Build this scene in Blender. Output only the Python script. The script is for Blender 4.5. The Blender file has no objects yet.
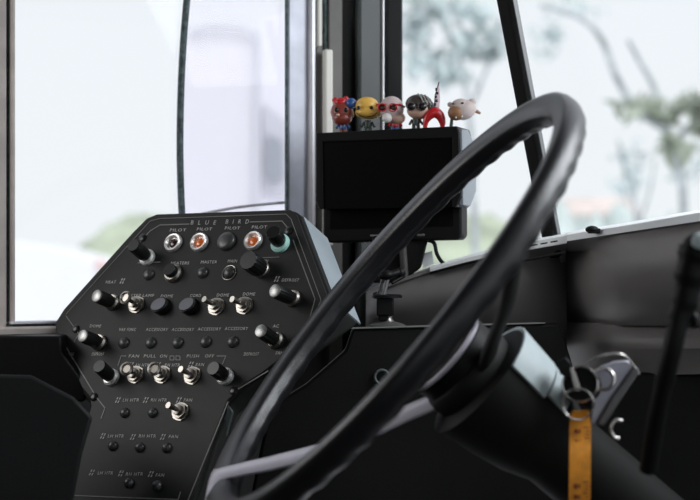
import bpy, bmesh, math, random
from mathutils import Vector, Matrix
sc = bpy.context.scene
random.seed(7)
PI = math.pi
# ------------------------------------------------------------------ camera, sky, light, exposure
FPX = 85.0 / 36.0 * 700.0
EYE = Vector((0, 0, 1.3))
cam = bpy.data.cameras.new('camera'); cam.lens = 85; cam.sensor_width = 36
cam.clip_start = 0.05; cam.clip_end = 500
cam.dof.use_dof = True; cam.dof.focus_distance = 2.02; cam.dof.aperture_fstop = 5.4
camo = bpy.data.objects.new('camera', cam); sc.collection.objects.link(camo)
camo.location = EYE; camo.rotation_euler = (PI/2, 0, 0); sc.camera = camo
w = bpy.data.worlds.new('overcast_sky'); sc.world = w; w.use_nodes = True
nt = w.node_tree; bg = nt.nodes['Background']
tc = nt.nodes.new('ShaderNodeTexCoord'); sx = nt.nodes.new('ShaderNodeSeparateXYZ')
rp = nt.nodes.new('ShaderNodeValToRGB')
nt.links.new(tc.outputs['Generated'], sx.inputs[0]); nt.links.new(sx.outputs['Z'], rp.inputs[0])
nt.links.new(rp.outputs[0], bg.inputs[0])
rp.color_ramp.elements[0].position = 0.0; rp.color_ramp.elements[0].color = (0.90, 0.94, 0.97, 1)
rp.color_ramp.elements[1].position = 0.5; rp.color_ramp.elements[1].color = (0.88, 0.92, 1.0, 1)
bg.inputs[1].default_value = 1.0
def area(name, loc, target, sx_, sy_, power, col=(0.93, 0.96, 1)):
    l = bpy.data.lights.new(name, 'AREA'); l.shape = 'RECTANGLE'; l.size = sx_; l.size_y = sy_
    l.energy = power; l.color = col
    o = bpy.data.objects.new(name, l); sc.collection.objects.link(o); o.location = loc
    o.rotation_euler = (Vector(target)-Vector(loc)).to_track_quat('-Z', 'Y').to_euler(); return o
# added area lamps boosting the daylight from the side window and the windshield
area('side_window_fill', (-1.16, 1.72, 1.62), (-0.1, 1.9, 1.15), 0.75, 0.5, 5, (1, .98, .96))
area('windshield_fill', (0.80, 1.62, 1.80), (0.3, 1.75, 1.2), 0.7, 0.4, 9)
sun = bpy.data.lights.new('soft_sun', 'SUN'); sun.energy = 1.1; sun.angle = math.radians(25); sun.color = (1, .98, .96)
suno = bpy.data.objects.new('soft_sun', sun); sc.collection.objects.link(suno)
suno.rotation_euler = Vector((-.25, .62, -1.0)).to_track_quat('-Z', 'Y').to_euler()
sc.view_settings.view_transform = 'Standard'; sc.view_settings.look = 'None'
sc.view_settings.exposure = 0.0; sc.view_settings.gamma = 1.0
sc.view_settings.use_curve_mapping = False
sc.cycles.use_denoising = True
sc.cycles.max_bounces = 8; sc.cycles.transparent_max_bounces = 16
# ------------------------------------------------------------------ geometry helpers
def P(px, py, D): return Vector(((px-350)/FPX*D, D, 1.3+(250-py)/FPX*D))
def on_plane(px, py, p0, n):
    d = Vector(((px-350)/FPX, 1, (250-py)/FPX)); t = (p0-EYE).dot(n)/d.dot(n); return EYE+d*t
F = Vector((.9, .436, 0)).normalized()          # bus forward
L = Vector((-.436, .9, 0)).normalized()         # bus left
UP = Vector((0, 0, 1))
class MB:
    def __init__(s): s.v = []; s.f = []
    def add(s, vs, fs):
        k = len(s.v); s.v += [Vector(v) for v in vs]; s.f += [tuple(i+k for i in f) for f in fs]; return s
    def box(s, c, sx, sy, sz, ax=None):
        X, Y, Z = ax or (Vector((1,0,0)), Vector((0,1,0)), UP); c = Vector(c)
        vs = [c+X*(sx/2*i)+Y*(sy/2*j)+Z*(sz/2*k) for i in (-1,1) for j in (-1,1) for k in (-1,1)]
        return s.add(vs, [(0,1,3,2),(4,6,7,5),(0,4,5,1),(2,3,7,6),(0,2,6,4),(1,5,7,3)])
    def hexa(s, a, b):      # two loops of same count joined
        n = len(a)
        return s.add(list(a)+list(b), [tuple(range(n))[::-1], tuple(range(n, 2*n))]+[(i, (i+1)%n, n+(i+1)%n, n+i) for i in range(n)])
    def lathe(s, p, ax, prof, n=28, caps=True, flute=None):
        p = Vector(p); ax = Vector(ax).normalized(); a = ax.orthogonal().normalized(); b = ax.cross(a)
        vs = []
        for (r, h) in prof:
            for i in range(n):
                t = 2*PI*i/n; rr = r*(1-(flute or 0)*(i % 2)); vs.append(p+ax*h+(a*math.cos(t)+b*math.sin(t))*rr)
        fs = []
        for k in range(len(prof)-1):
            for i in range(n):
                j = (i+1) % n; fs.append((k*n+i, k*n+j, (k+1)*n+j, (k+1)*n+i))
        if caps: fs += [tuple(range(n))[::-1], tuple((len(prof)-1)*n+i for i in range(n))]
        return s.add(vs, fs)
    def cyl(s, a, b, r0, r1=None, n=20):
        a = Vector(a); b = Vector(b); return s.lathe(a, b-a, [(r0, 0), (r0 if r1 is None else r1, (b-a).length)], n)
    def ball(s, c, r, ax=None, n=20, m=12):
        X, Y, Z = ax or (Vector((1,0,0)), Vector((0,1,0)), UP)
        rx, ry, rz = r if isinstance(r, (tuple, list)) else (r, r, r); c = Vector(c)
        vs = [c+Z*rz]; fs = []
        for j in range(1, m):
            th = PI*j/m
            for i in range(n):
                ph = 2*PI*i/n; vs.append(c+X*(rx*math.sin(th)*math.cos(ph))+Y*(ry*math.sin(th)*math.sin(ph))+Z*(rz*math.cos(th)))
        vs.append(c-Z*rz); e = len(vs)-1
        for i in range(n):
            fs.append((0, 1+i, 1+(i+1)%n)); fs.append((e, 1+(m-2)*n+(i+1)%n, 1+(m-2)*n+i))
            for j in range(m-2):
                a = 1+j*n+i; b = 1+j*n+(i+1)%n; fs.append((a, a+n, b+n, b))
        return s.add(vs, fs)
    def tube(s, pts, r, n=10, closed=False):
        pts = [Vector(p) for p in pts]; N = len(pts); vs = []; nrm = None
        for i, p in enumerate(pts):
            t = (pts[(i+1) % N] if (closed or i < N-1) else p)-(pts[i-1] if (closed or i > 0) else p)
            t.normalize()
            nrm = t.orthogonal().normalized() if nrm is None else (nrm-t*nrm.dot(t)).normalized()
            b = t.cross(nrm); rr = r[i] if isinstance(r, (list, tuple)) else r
            vs += [p+(nrm*math.cos(2*PI*k/n)+b*math.sin(2*PI*k/n))*rr for k in range(n)]
        fs = []
        for i in range(N if closed else N-1):
            for k in range(n):
                fs.append((i*n+k, i*n+(k+1)%n, ((i+1)%N)*n+(k+1)%n, ((i+1)%N)*n+k))
        if not closed: fs += [tuple(range(n))[::-1], tuple((N-1)*n+k for k in range(n))]
        return s.add(vs, fs)
    def ring(s, c, ax, R, r, n=32, m=8):
        ax = Vector(ax).normalized(); a = ax.orthogonal().normalized(); b = ax.cross(a); c = Vector(c)
        return s.tube([c+(a*math.cos(2*PI*i/n)+b*math.sin(2*PI*i/n))*R for i in range(n)], r, m, True)
def spline(pts, n=8):
    pts = [Vector(p) for p in pts]; out = []
    for i in range(len(pts)-1):
        p0 = pts[max(i-1, 0)]; p1 = pts[i]; p2 = pts[i+1]; p3 = pts[min(i+2, len(pts)-1)]
        for k in range(n):
            t = k/n; out.append(0.5*((2*p1)+(p2-p0)*t+(2*p0-5*p1+4*p2-p3)*t*t+(3*p1-p0-3*p2+p3)*t**3))
    return out+[pts[-1]]
def wm(o):
    m = o.matrix_basis.copy()
    while o.parent is not None: o = o.parent; m = o.matrix_basis @ m
    return m
def obj(name, mb, mat, parent=None, smooth=True, bevel=0, inv=None, seg=2, sharp=38, subsurf=0):
    me = bpy.data.meshes.new(name)
    if inv is None and parent is not None: inv = wm(parent).inverted()
    vs = [inv @ v for v in mb.v] if inv is not None else mb.v
    me.from_pydata([tuple(v) for v in vs], [], mb.f); me.update()
    bm = bmesh.new(); bm.from_mesh(me); bmesh.ops.recalc_face_normals(bm, faces=bm.faces)
    if smooth:
        for f in bm.faces: f.smooth = True
        for e in bm.edges:
            if len(e.link_faces) == 2 and e.calc_face_angle(0) > math.radians(sharp): e.smooth = False
    bm.to_mesh(me); bm.free()
    me.materials.append(mat)
    o = bpy.data.objects.new(name, me); sc.collection.objects.link(o)
    if parent is not None: o.parent = parent
    if bevel:
        m = o.modifiers.new('bevel', 'BEVEL'); m.width = bevel; m.segments = seg; m.limit_method = 'ANGLE'; m.angle_limit = math.radians(30)
    if subsurf:
        m = o.modifiers.new('sub', 'SUBSURF'); m.levels = subsurf; m.render_levels = subsurf
    return o
def lobj(name, mb, mat, parent, **k): return obj(name, mb, mat, parent, inv=Matrix.Identity(4), **k)
def thing(name, label, cat, mw=None, group=None):
    o = bpy.data.objects.new(name, None); sc.collection.objects.link(o); o.empty_display_size = .02
    if mw is not None:
        if isinstance(mw, Matrix): o.matrix_world = mw
        else: o.matrix_world = Matrix.Translation(mw)
    return tag(o, label, cat, group)
def tag(o, label=None, cat=None, group=None, kind=None):
    if label: o['label'] = label
    if cat: o['category'] = cat
    if group: o['group'] = group
    if kind: o['kind'] = kind
    return o
def struct(o, label=None): o['kind'] = 'structure'; return tag(o, label)
# ------------------------------------------------------------------ materials
def mat(name, col, rough=.5, metal=0, spec=.5, noise=0, nscale=20, bump=0, bscale=200, coat=0, emit=0, alpha_=None):
    m = bpy.data.materials.new(name); m.use_nodes = True; t = m.node_tree; b = t.nodes['Principled BSDF']
    b.inputs['Base Color'].default_value = (*col, 1); b.inputs['Roughness'].default_value = rough
    b.inputs['Metallic'].default_value = metal; b.inputs['Specular IOR Level'].default_value = spec
    b.inputs['Coat Weight'].default_value = coat
    if emit: b.inputs['Emission Color'].default_value = (*col, 1); b.inputs['Emission Strength'].default_value = emit
    tc = t.nodes.new('ShaderNodeTexCoord')
    if noise:
        n = t.nodes.new('ShaderNodeTexNoise'); n.inputs['Scale'].default_value = nscale; n.inputs['Detail'].default_value = 4
        t.links.new(tc.outputs['Object'], n.inputs['Vector'])
        r = t.nodes.new('ShaderNodeValToRGB'); t.links.new(n.outputs['Fac'], r.inputs[0])
        r.color_ramp.elements[0].position = .35; r.color_ramp.elements[1].position = .65
        r.color_ramp.elements[0].color = (*[c*(1-noise) for c in col], 1); r.color_ramp.elements[1].color = (*[min(1, c*(1+noise)) for c in col], 1)
        t.links.new(r.outputs[0], b.inputs['Base Color'])
    if bump:
        n = t.nodes.new('ShaderNodeTexNoise'); n.inputs['Scale'].default_value = bscale
        t.links.new(tc.outputs['Object'], n.inputs['Vector'])
        bp = t.nodes.new('ShaderNodeBump'); bp.inputs['Strength'].default_value = bump; bp.inputs['Distance'].default_value = .001
        t.links.new(n.outputs['Fac'], bp.inputs['Height']); t.links.new(bp.outputs[0], b.inputs['Normal'])
    return m
def glass_mat(name, tint, gloss=.06):
    m = bpy.data.materials.new(name); m.use_nodes = True; t = m.node_tree; t.nodes.remove(t.nodes['Principled BSDF'])
    tr = t.nodes.new('ShaderNodeBsdfTransparent'); tr.inputs[0].default_value = (*tint, 1)
    g = t.nodes.new('ShaderNodeBsdfGlossy'); g.inputs['Roughness'].default_value = .02
    mx = t.nodes.new('ShaderNodeMixShader'); mx.inputs[0].default_value = gloss
    t.links.new(tr.outputs[0], mx.inputs[1]); t.links.new(g.outputs[0], mx.inputs[2])
    t.links.new(mx.outputs[0], t.nodes['Material Output'].inputs[0]); return m
M = dict(
    panel=mat('panel_black_paint', (.017, .017, .0165), .5, spec=.22, noise=.12, nscale=25, bump=.15, bscale=500),
    housing=mat('housing_lit_side', (.34, .39, .42), .42, spec=.6, noise=.08, nscale=14),
    small=mat('small_print', (.50, .50, .48), .6),
    line=mat('printed_grey_line', (.22, .22, .21), .6),
    letter=mat('printed_letters', (.42, .42, .41), .6),
    knob=mat('knob_black_plastic', (.008, .008, .008), .32, spec=.5),
    capsil=mat('brushed_aluminium', (.36, .36, .35), .38, metal=.85, noise=.08, nscale=300),
    chrome=mat('chrome', (.38, .355, .32), .36, metal=1),
    ringmetal=mat('pale_ring_metal', (.85, .83, .80), .25, metal=.6),
    collar=mat('pale_collar', (.75, .74, .72), .3, metal=.3),
    teal=mat('teal_collar', (.42, .72, .66), .35),
    plug=mat('plug_plastic', (.045, .045, .045), .33, spec=.6),
    rocker=mat('rocker_grey', (.16, .16, .18), .35, spec=.6),
    lensoff=mat('lens_dark', (.03, .012, .01), .12, coat=.5),
    lens=mat('lens_orange', (.62, .13, .02), .15, coat=.8, emit=.12),
    rim=mat('wheel_rim_vinyl', (.014, .014, .016), .34, spec=.5, bump=.25, bscale=350),
    spoke=mat('wheel_spoke_enamel', (.50, .48, .54), .3, spec=.6, noise=.05, nscale=60),
    black=mat('black_plastic', (.005, .005, .005), .5, spec=.18, bump=.1, bscale=400),
    screen=mat('screen_glass', (.003, .003, .003), .3, spec=.15),
    monside=mat('grey_monitor_side', (.24, .27, .30), .4),
    dark=mat('dark_vinyl', (.009, .009, .008), .6, spec=.2, noise=.15, nscale=12, bump=.2, bscale=300),
    dash=mat('dash_grey_plastic', (.21, .195, .19), .5, spec=.45, noise=.06, nscale=8, bump=.15, bscale=450),
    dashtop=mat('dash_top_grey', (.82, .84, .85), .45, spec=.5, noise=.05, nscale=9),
    alu=mat('aluminium_frame', (.72, .72, .76), .4, metal=.3, noise=.10, nscale=18),
    frame=mat('window_frame_grey', (.52, .47, .44), .5, metal=.0, noise=.12, nscale=25),
    cream=mat('cream_strip', (.80, .78, .72), .5),
    gasket=mat('black_rubber_gasket', (.075, .105, .11), .7, noise=.5, nscale=160),
    seamblack=mat('pillar_black', (.007, .007, .007), .7, spec=.12),
    pillar=mat('pillar_grey_green', (.05, .058, .058), .5, noise=.08, nscale=10),
    pillarbrown=mat('pillar_brown_grey', (.045, .043, .040), .55, noise=.2, nscale=15),
    wall=mat('cab_wall_paint', (.06, .06, .06), .6, noise=.1, nscale=6),
    shell=mat('cab_lining_grey', (.10, .10, .10), .7, noise=.1, nscale=5),
    floor=mat('black_rubber_floor', (.02, .02, .02), .7, noise=.3, nscale=30),
    shroud=mat('column_shroud_grey', (.45, .52, .53), .4, spec=.5, noise=.04, nscale=40),
    lock=mat('lock_housing_metal', (.36, .36, .42), .38, metal=.3, noise=.06, nscale=60),
    steel=mat('key_steel', (.60, .58, .55), .22, metal=.9),
    orange=mat('orange_ribbon', (.78, .29, .012), .6, noise=.1, nscale=120, bump=.3, bscale=900),
    ink=mat('ribbon_print', (.16, .015, .008), .6),
    red=mat('toy_red', (.55, .02, .025), .25, spec=.6), blue=mat('toy_blue', (.03, .09, .28), .25, spec=.6),
    redbrown=mat('toy_red_brown', (.24, .045, .03), .3, spec=.6),
    yellow=mat('toy_yellow', (.80, .48, .10), .3), skin=mat('toy_skin', (.62, .40, .31), .4),
    palehead=mat('toy_pale_pink', (.58, .46, .45), .4), hair=mat('toy_dark_hair', (.055, .045, .040), .3, spec=.6),
    streak=mat('toy_hair_streak', (.33, .31, .29), .3), toyblack=mat('toy_black', (.01, .008, .008), .25),
    green=mat('toy_dark_green', (.035, .055, .045), .4), white=mat('toy_white', (.8, .78, .76), .35),
    tan=mat('toy_tan_fur', (.30, .15, .075), .5), tanlight=mat('toy_pale_back', (.55, .46, .44), .5),
    pink=mat('toy_pink', (.85, .66, .74), .4),
    glass=glass_mat('window_glass', (.985, .99, .99), .006), tint=glass_mat('tinted_glass', (.945, .94, .965), .006),
    busw=mat('white_bus_paint', (.86, .85, .88), .4, noise=.02), busg=mat('bus_window_dark', (.42, .45, .48), .3),
    busline=mat('bus_seam_grey', (.72, .73, .76), .5),
    concrete=mat('pale_concrete', (.90, .90, .91), .8, noise=.03, nscale=.6),
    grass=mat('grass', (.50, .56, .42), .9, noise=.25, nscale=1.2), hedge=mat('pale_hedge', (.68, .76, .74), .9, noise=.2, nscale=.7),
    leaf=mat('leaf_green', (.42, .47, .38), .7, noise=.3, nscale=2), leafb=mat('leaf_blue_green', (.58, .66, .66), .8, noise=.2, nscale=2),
    bark=mat('bark', (.46, .50, .51), .9, noise=.3, nscale=8),
    house=mat('house_wall', (.80, .78, .76), .8), roof=mat('roof_tile_pink', (.86, .74, .68), .8, noise=.15, nscale=2),
    redpaint=mat('kerb_red', (.85, .62, .60), .8),
)
# ------------------------------------------------------------------ the cab shell
W0 = Vector((-.445, 2.15, 0))                       # left wall line, runs along F
WN = L.copy()
def wallp(px, py, off=0): return on_plane(px, py, Vector((W0.x, W0.y, 1.3))-L*off, WN)
def tof(px): return (wallp(px, 250)-W0).dot(F)
def wallbox(mb, t0, t1, z0, z1, off=0, th=.03):      # off = distance inwards of the wall's face
    c = W0+F*((t0+t1)/2)-L*(off-th/2); c.z = (z0+z1)/2
    return mb.box(c, t1-t0, th, z1-z0, (F, L, UP))
def wb(mb, px0, px1, z0, z1, off, th): return wallbox(mb, (wallp(px0, 250, off)-W0).dot(F), (wallp(px1, 250, off)-W0).dot(F), z0, z1, off, th)
def zof(px, py): return wallp(px, py).z
ZS = zof(20, 335); ZT = 1.95
TL, TR = tof(-1), tof(306)
mb = MB()
wallbox(mb, -2.6, tof(400), 0, ZS, 0, .05)
wallbox(mb, -2.6, tof(400), ZT, 2.3, 0, .05)
wallbox(mb, TR, tof(400), ZS, ZT, 0, .05)
wallbox(mb, tof(-60), tof(4), ZS, ZT, 0, .05)
wallbox(mb, -2.6, -1.28, ZS, ZT, 0, .05)
struct(obj('wall_left', mb, M['wall'], smooth=False))
cornerL = W0+F*tof(400)
SW = Vector((.6, -.8, 0))
cornerR = cornerL+SW*2.45
def vbox(mb, a, b, z0, z1, th=.05):
    d = (b-a); ln = d.length; d = d.normalized(); nrm = d.cross(UP); c = (a+b)/2; c = Vector((c.x, c.y, (z0+z1)/2))
    return mb.box(c, ln, th, z1-z0, (d, nrm, UP))
mb = MB(); vbox(mb, cornerL+F*.22, cornerR+F*.22, 0, 1.18); vbox(mb, cornerL-F*.12, cornerR-F*.12, 2.0, 2.3)
struct(obj('wall_front', mb, M['wall'], smooth=False))
backR = cornerR-F*3.9; backL = W0-F*2.6
mb = MB(); vbox(mb, cornerR, backR, 0, 1.05); vbox(mb, cornerR, backR, 1.95, 2.3); vbox(mb, cornerR-F*1.1, cornerR-F*1.3, 1.05, 1.95); vbox(mb, cornerR-F*2.3, backR, 1.05, 1.95)
struct(obj('wall_right', mb, M['shell'], smooth=False))
mb = MB(); vbox(mb, backL, backR, 0, 2.3); struct(obj('wall_back', mb, M['shell'], smooth=False))
def slab(name, z, m, th=.05):
    a = [Vector((p.x, p.y, z)) for p in (backL+L*.05, cornerL+L*.05+F*.08, cornerR+F*.08-L*.05, backR-L*.05)]
    mb = MB().hexa(a, [p+UP*th for p in a]); return struct(obj(name, mb, m, smooth=False))
slab('floor', -.05, M['floor']); slab('ceiling', 2.3, M['shell'])
# side window: frame rails, sill, sliding pane with its dark edge
win = struct(obj('window_1', wb(wb(MB(), -40, 7, ZS, ZT, .012, .03), -60, 292, zof(20, 335), zof(20, 326), .030, .04), M['frame'], bevel=.003))
obj('window_frame', wb(MB(), 11, 15.5, zof(20, 322), ZT, .016, .03), M['frame'], win, bevel=.002)
obj('window_frame', wb(wb(MB(), 7.5, 10.5, zof(20, 322), ZT, .006, .02), 7.5, 300, zof(20, 326), zof(20, 323.5), .010, .02), M['gasket'], win)
obj('window_sill', wb(MB(), 11, 292, zof(20, 323.5), zof(20, 321), .020, .03), M['alu'], win, bevel=.001)
obj('window_glass', wb(MB(), 12, 181, ZS, ZT, -.012, .004), M['glass'], win, smooth=False)
g0 = [wallp(x, y, -.004) for x, y in ((190, -60), (187.5, -10), (183.5, 40), (181, 90), (180, 150), (181.5, 205), (184, 240))]
obj('window_seal', MB().tube(spline(g0, 6), .0048, 10), M['gasket'], win)
gp = [wallp(x, y, -.006) for x, y in ((190, -60), (187.5, -10), (183.5, 40), (181, 90), (180, 150), (181.5, 205), (184, 240), (292, 240), (292, -60))]
obj('sliding_pane', MB().hexa(gp, [p+L*.004 for p in gp]), M['tint'], win, smooth=False)
obj('window_seal', MB().tube(spline([wallp(186, 217, -.004), wallp(240, 207, -.004), wallp(290, 202, -.004)], 6), .0022, 8), M['alu'], win)
# window post: glazed edge, aluminium channels
obj('window_frame', wb(MB(), 288, 310.5, ZS, ZT, .006, .008), mat('frame_blue_grey', (.50, .52, .60), .35, metal=.1, noise=.22, nscale=14), win, bevel=.003)
obj('window_frame', wb(MB(), 310.5, 316.5, ZS, ZT, .016, .02), M['alu'], win, bevel=.003)
obj('window_frame', wb(MB(), 286.2, 288.5, ZS, ZT, .008, .006), M['gasket'], win, bevel=.001)
obj('window_frame', wb(MB(), 316.6, 325, ZS, ZT, .008, .03), mat('frame_dark_brown', (.16, .15, .135), .5, noise=.15, nscale=20), win, bevel=.001)  # dark brown strip beside the aluminium channel
obj('window_frame', wb(MB(), 318, 322.5, zof(320, 48), ZT, .018, .012), M['cream'], win, bevel=.002)
# trims of the corner pillar
def trim(n, px0, px1, y0, y1, off, th, m, bev=.002):
    z0 = .9 if y1 is None else zof(330, y1); z1 = 2.3 if y0 is None else zof(330, y0)
    return struct(obj('trim_%d' % n, wb(MB(), px0, px1, z0, z1, off, th), m, bevel=bev))
trim(1, 325.3, 333.5, 52, 246, .03, .012, M['cream'], .003)
trim(2, 324, 329, None, 52, .012, .02, M['gasket'])
trim(3, 328.5, 343, None, None, .016, .03, mat('trim_warm_grey', (.10, .095, .085), .5, noise=.15, nscale=20))
trim(4, 342, 359, None, None, .010, .03, M['seamblack'])
trim(5, 358.5, 383, None, None, .026, .015, M['pillar'], .005)
trim(6, 382.8, 385, None, None, .030, .006, M['alu'], .001)
trim(7, 384.5, 404.5, None, None, .034, .03, M['seamblack'], .008)
# windshield: raked glass and divider post
RK = -F*.24
WSN = SW.cross(UP+RK).normalized()
wbase = cornerL+Vector((0, 0, 1.18))
def wsp(px, py, off=0): return on_plane(px, py, wbase+WSN*off, WSN)
a = [wbase-SW*.05, wbase+SW*2.4, wbase+SW*2.4+(UP+RK)*.85, wbase-SW*.05+(UP+RK)*.85]
ws = struct(obj('window_2', MB().hexa(a, [p+WSN*.004 for p in a]), M['glass'], smooth=False))
def bar(mb, a, b, wd, dp, side):
    d = (b-a).normalized(); s = (side-d*side.dot(d)).normalized(); n = d.cross(s); return mb.box((a+b)/2, (b-a).length, wd, dp, (d, s, n))
a0, a1 = wsp(495.5, -50), wsp(554, 258)
obj('window_divider', bar(MB(), a0, a1, .0255, .010, SW), M['seamblack'], ws, bevel=.005)
a0, a1 = wsp(504.5, -50, -.006), wsp(563.3, 262, -.006)
obj('window_seal', bar(MB(), a0+SW*.001, a1, .0030, .008, SW), mat('divider_edge', (.16, .165, .17), .4), ws, bevel=.001)
# ------------------------------------------------------------------ switch panel
PN = Vector((-.46, -.78, .42)).normalized(); PU = UP.cross(PN).normalized()
if PU.x < 0: PU = -PU
PV = PN.cross(PU).normalized()
PO = P(190, 330, 2.03)
PM = Matrix(((PU.x, PV.x, PN.x, PO.x), (PU.y, PV.y, PN.y, PO.y), (PU.z, PV.z, PN.z, PO.z), (0, 0, 0, 1)))
PI_ = PM.inverted()
def pan(px, py, w=0):
    q = PI_ @ on_plane(px, py, PO+PN*w, PN); return Vector((q.x, q.y, w))
panel = thing('switch_panel', 'angular black switch panel with rows of knobs and toggles beside the steering wheel', 'control panel', PM)
outline = [(157, 214), (290, 209.5), (296, 214), (328, 299), (313, 333), (262, 373), (241, 386), (236, 393), (228, 400), (212, 440), (188, 520), (62, 520), (76, 460), (91, 406), (89, 396), (82, 388), (56, 331), (55, 323), (64, 309), (132, 233), (147, 218)]
fr = [pan(x, y, 0) for x, y in outline]
lobj('face_plate', MB().hexa(fr, [p-Vector((0, 0, .006)) for p in fr]), M['panel'], panel, bevel=.0012)
# housing behind the plate: grows towards the back
ctr = sum(fr, Vector())/len(fr)
h0 = [p-Vector((0, 0, .006))+(p-ctr).normalized()*.003 for p in fr]
hb = []; ylim = pan(320, 318).y
for (x, y), p in zip(outline, h0):
    k = Vector((p.x, p.y, -.055 if p.y > ylim else -.022))
    k.x += (.014 if p.y > ylim else .003) if p.x > ctr.x else 0
    k.y -= .01
    hb.append(k)
lobj('housing', MB().hexa(h0, hb), M['panel'], panel, bevel=.004)
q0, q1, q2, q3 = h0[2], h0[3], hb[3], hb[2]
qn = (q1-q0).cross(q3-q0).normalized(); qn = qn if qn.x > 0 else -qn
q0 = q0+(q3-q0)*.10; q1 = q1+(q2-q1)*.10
lobj('lit_side_strip', MB().hexa([p+qn*.0012 for p in (q0, q1, q2, q3)], [p-qn*.001 for p in (q0, q1, q2, q3)]), M['housing'], panel)  # added pale strip: window light on the black housing's side, put into the colour
def pline(mb, pts, wd=.0011, w=.0004):
    for (a, b) in zip(pts[:-1], pts[1:]):
        A = pan(*a, w); B = pan(*b, w); d = (B-A); l = d.length; d = d.normalized(); s = Vector((-d.y, d.x, 0)); mb.box((A+B)/2, l+wd*.6, wd, .0004, (d, s, Vector((0, 0, 1))))
for pts_, wd_ in [([(189, 224), (160, 225), (150, 231), (137, 246)], .0011),
    ([(250, 222), (282, 221), (287, 227)], .0011),
    ([(293, 240), (315, 299), (308, 324)], .0011),
    ([(138, 263), (160, 262)], .0011),
    ([(66, 316), (79, 334), (74, 342)], .0008),
    ([(66, 347), (97, 398), (105, 408), (101, 419)], .0013),
    ([(118, 366), (121, 356), (126, 356)], .0011),
    ([(217, 356), (226, 356), (222.5, 364)], .0011),
    ([(75, 490), (72, 495.5), (178, 499.5), (180.5, 492)], .0012),
    ([(66, 314), (150, 221), (160, 218.5), (286, 214), (291, 219), (321, 300), (306, 334)], .0007),
    ([(268, 371), (240, 388), (232, 392)], .0014),
    ([(228, 402), (188, 500)], .0014),
    ([(256, 258), (279, 257)], .0006)]:
    mb = MB(); pline(mb, pts_, wd_); lobj('printed_border', mb, M['line'], panel, smooth=False)
_tc = {}
def glyphs(t):
    if t in _tc: return _tc[t]
    c = bpy.data.curves.new('t', 'FONT'); c.body = t; c.resolution_u = 2; c.space_character = 1.15
    o = bpy.data.objects.new('t', c); sc.collection.objects.link(o); bpy.context.view_layer.update()
    me = bpy.data.meshes.new_from_object(o.evaluated_get(bpy.context.evaluated_depsgraph_get()))
    vs = [v.co.copy() for v in me.vertices]; fs = [tuple(p.vertices) for p in me.polygons]
    bpy.data.objects.remove(o); bpy.data.curves.remove(c); bpy.data.meshes.remove(me)
    x0 = min(v.x for v in vs); x1 = max(v.x for v in vs); y0 = min(v.y for v in vs); y1 = max(v.y for v in vs)
    _tc[t] = ([Vector(((v.x-x0)/(x1-x0), (v.y-y0)/(y1-y0), 0)) for v in vs], fs); return _tc[t]
def ptext(mb, t, x0, x1, y, h=.0048, w=.0006):
    A = pan(x0, y, w); B = pan(x1, y-.0, w); d = B-A; vs, fs = glyphs(t)
    mb.add([A+d*v.x+Vector((0, h*(v.y-.5), 0)) for v in vs], fs)
for t, a, b, y in [('B  L  U  E', 191, 216, 222.5), ('B  I  R  D', 226, 249, 221.5)]:
    mb = MB(); ptext(mb, t, a, b, y, .0058); lobj('title_word', mb, M['letter'], panel, smooth=False)
rows = [('PILOT', 170, 186, 230), ('PILOT', 197, 212, 229), ('PILOT', 225, 240, 228), ('PILOT', 252, 267, 227),
        ('HEATERS', 171, 189, 263), ('MASTER', 201, 217, 262), ('MAIN', 228, 237, 261), ('ALTN', 258, 268, 261),
        ('HEAT', 106, 116, 282), ('STEP LAMP', 131, 154, 295.5), ('DOME', 161, 173, 296), ('CORD', 190, 201, 295.5), ('DOME', 217, 229, 295), ('DOME', 243, 255, 294),
        ('DEFROST', 282, 299, 280), ('DOME', 90, 101, 326), ('VAR FUNC', 119, 136, 329.5), ('ACCESSORY', 146, 168, 329.5), ('ACCESSORY', 172, 194, 329.5), ('ACCESSORY', 198, 221, 329), ('ACCESSORY', 225, 248, 328.5),
        ('AC', 273, 279, 326), ('NOISE', 65, 74, 354), ('DEFROST', 92, 104, 354), ('DEFROST', 244, 259, 354), ('FAN', 276, 283, 353),
        ('FAN', 129, 139, 356), ('PULL', 144, 156, 356), ('ON', 160, 167, 356), ('PUSH', 187, 199, 356), ('OFF', 205, 214, 356),
        ('LH HTR', 136, 149, 365), ('RH HTR', 165, 180, 365), ('FAN', 196, 204, 364.5),
        ('LH HTR', 123, 139, 400), ('RH HTR', 151, 167, 400), ('FAN', 184, 192, 400),
        ('LH HTR', 108, 124, 436), ('RH HTR', 139, 156, 436), ('FAN', 169, 178, 436.5),
        ('LH HTR', 98, 113, 473), ('RH HTR', 126, 143, 474), ('FAN', 156, 164, 475)]
for t, a, b, y in rows:
    mb = MB(); ptext(mb, t, a, b, y, .0040); lobj('printed_word', mb, M['small'], panel, smooth=False)
# fan symbols: four leaning blades
for x, y in [(122.5, 281), (277, 279), (131, 365), (158, 365), (191, 364.5), (118, 400), (146, 400), (179, 400), (103, 436), (133, 437), (163, 437), (92, 472.5), (121, 473.5), (151, 474)]:
    c = pan(x, y, .0007); mb = MB()
    for (dx, dy) in ((-1, .8), (1, .8), (-1, -.8), (1, -.8)):
        q = c+Vector((dx*.0019+dy*.0005, dy*.0027, 0))
        mb.add([q+Vector((-.0015, -.0015, 0)), q+Vector((.0003, -.0015, 0)), q+Vector((.0012, .0015, 0)), q+Vector((-.0006, .0015, 0))], [(0, 1, 2, 3)])
    lobj('fan_symbol', mb, M['letter'], panel, smooth=False)
for x, y in [(172, 358), (178, 358)]:
    mb = MB(); pline(mb, [(x-2, y-2), (x+2, y-2), (x+2, y+2), (x-2, y+2), (x-2, y-2)], .0005); lobj('square_symbol', mb, M['letter'], panel, smooth=False)
Z = Vector((0, 0, 1))
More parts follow.
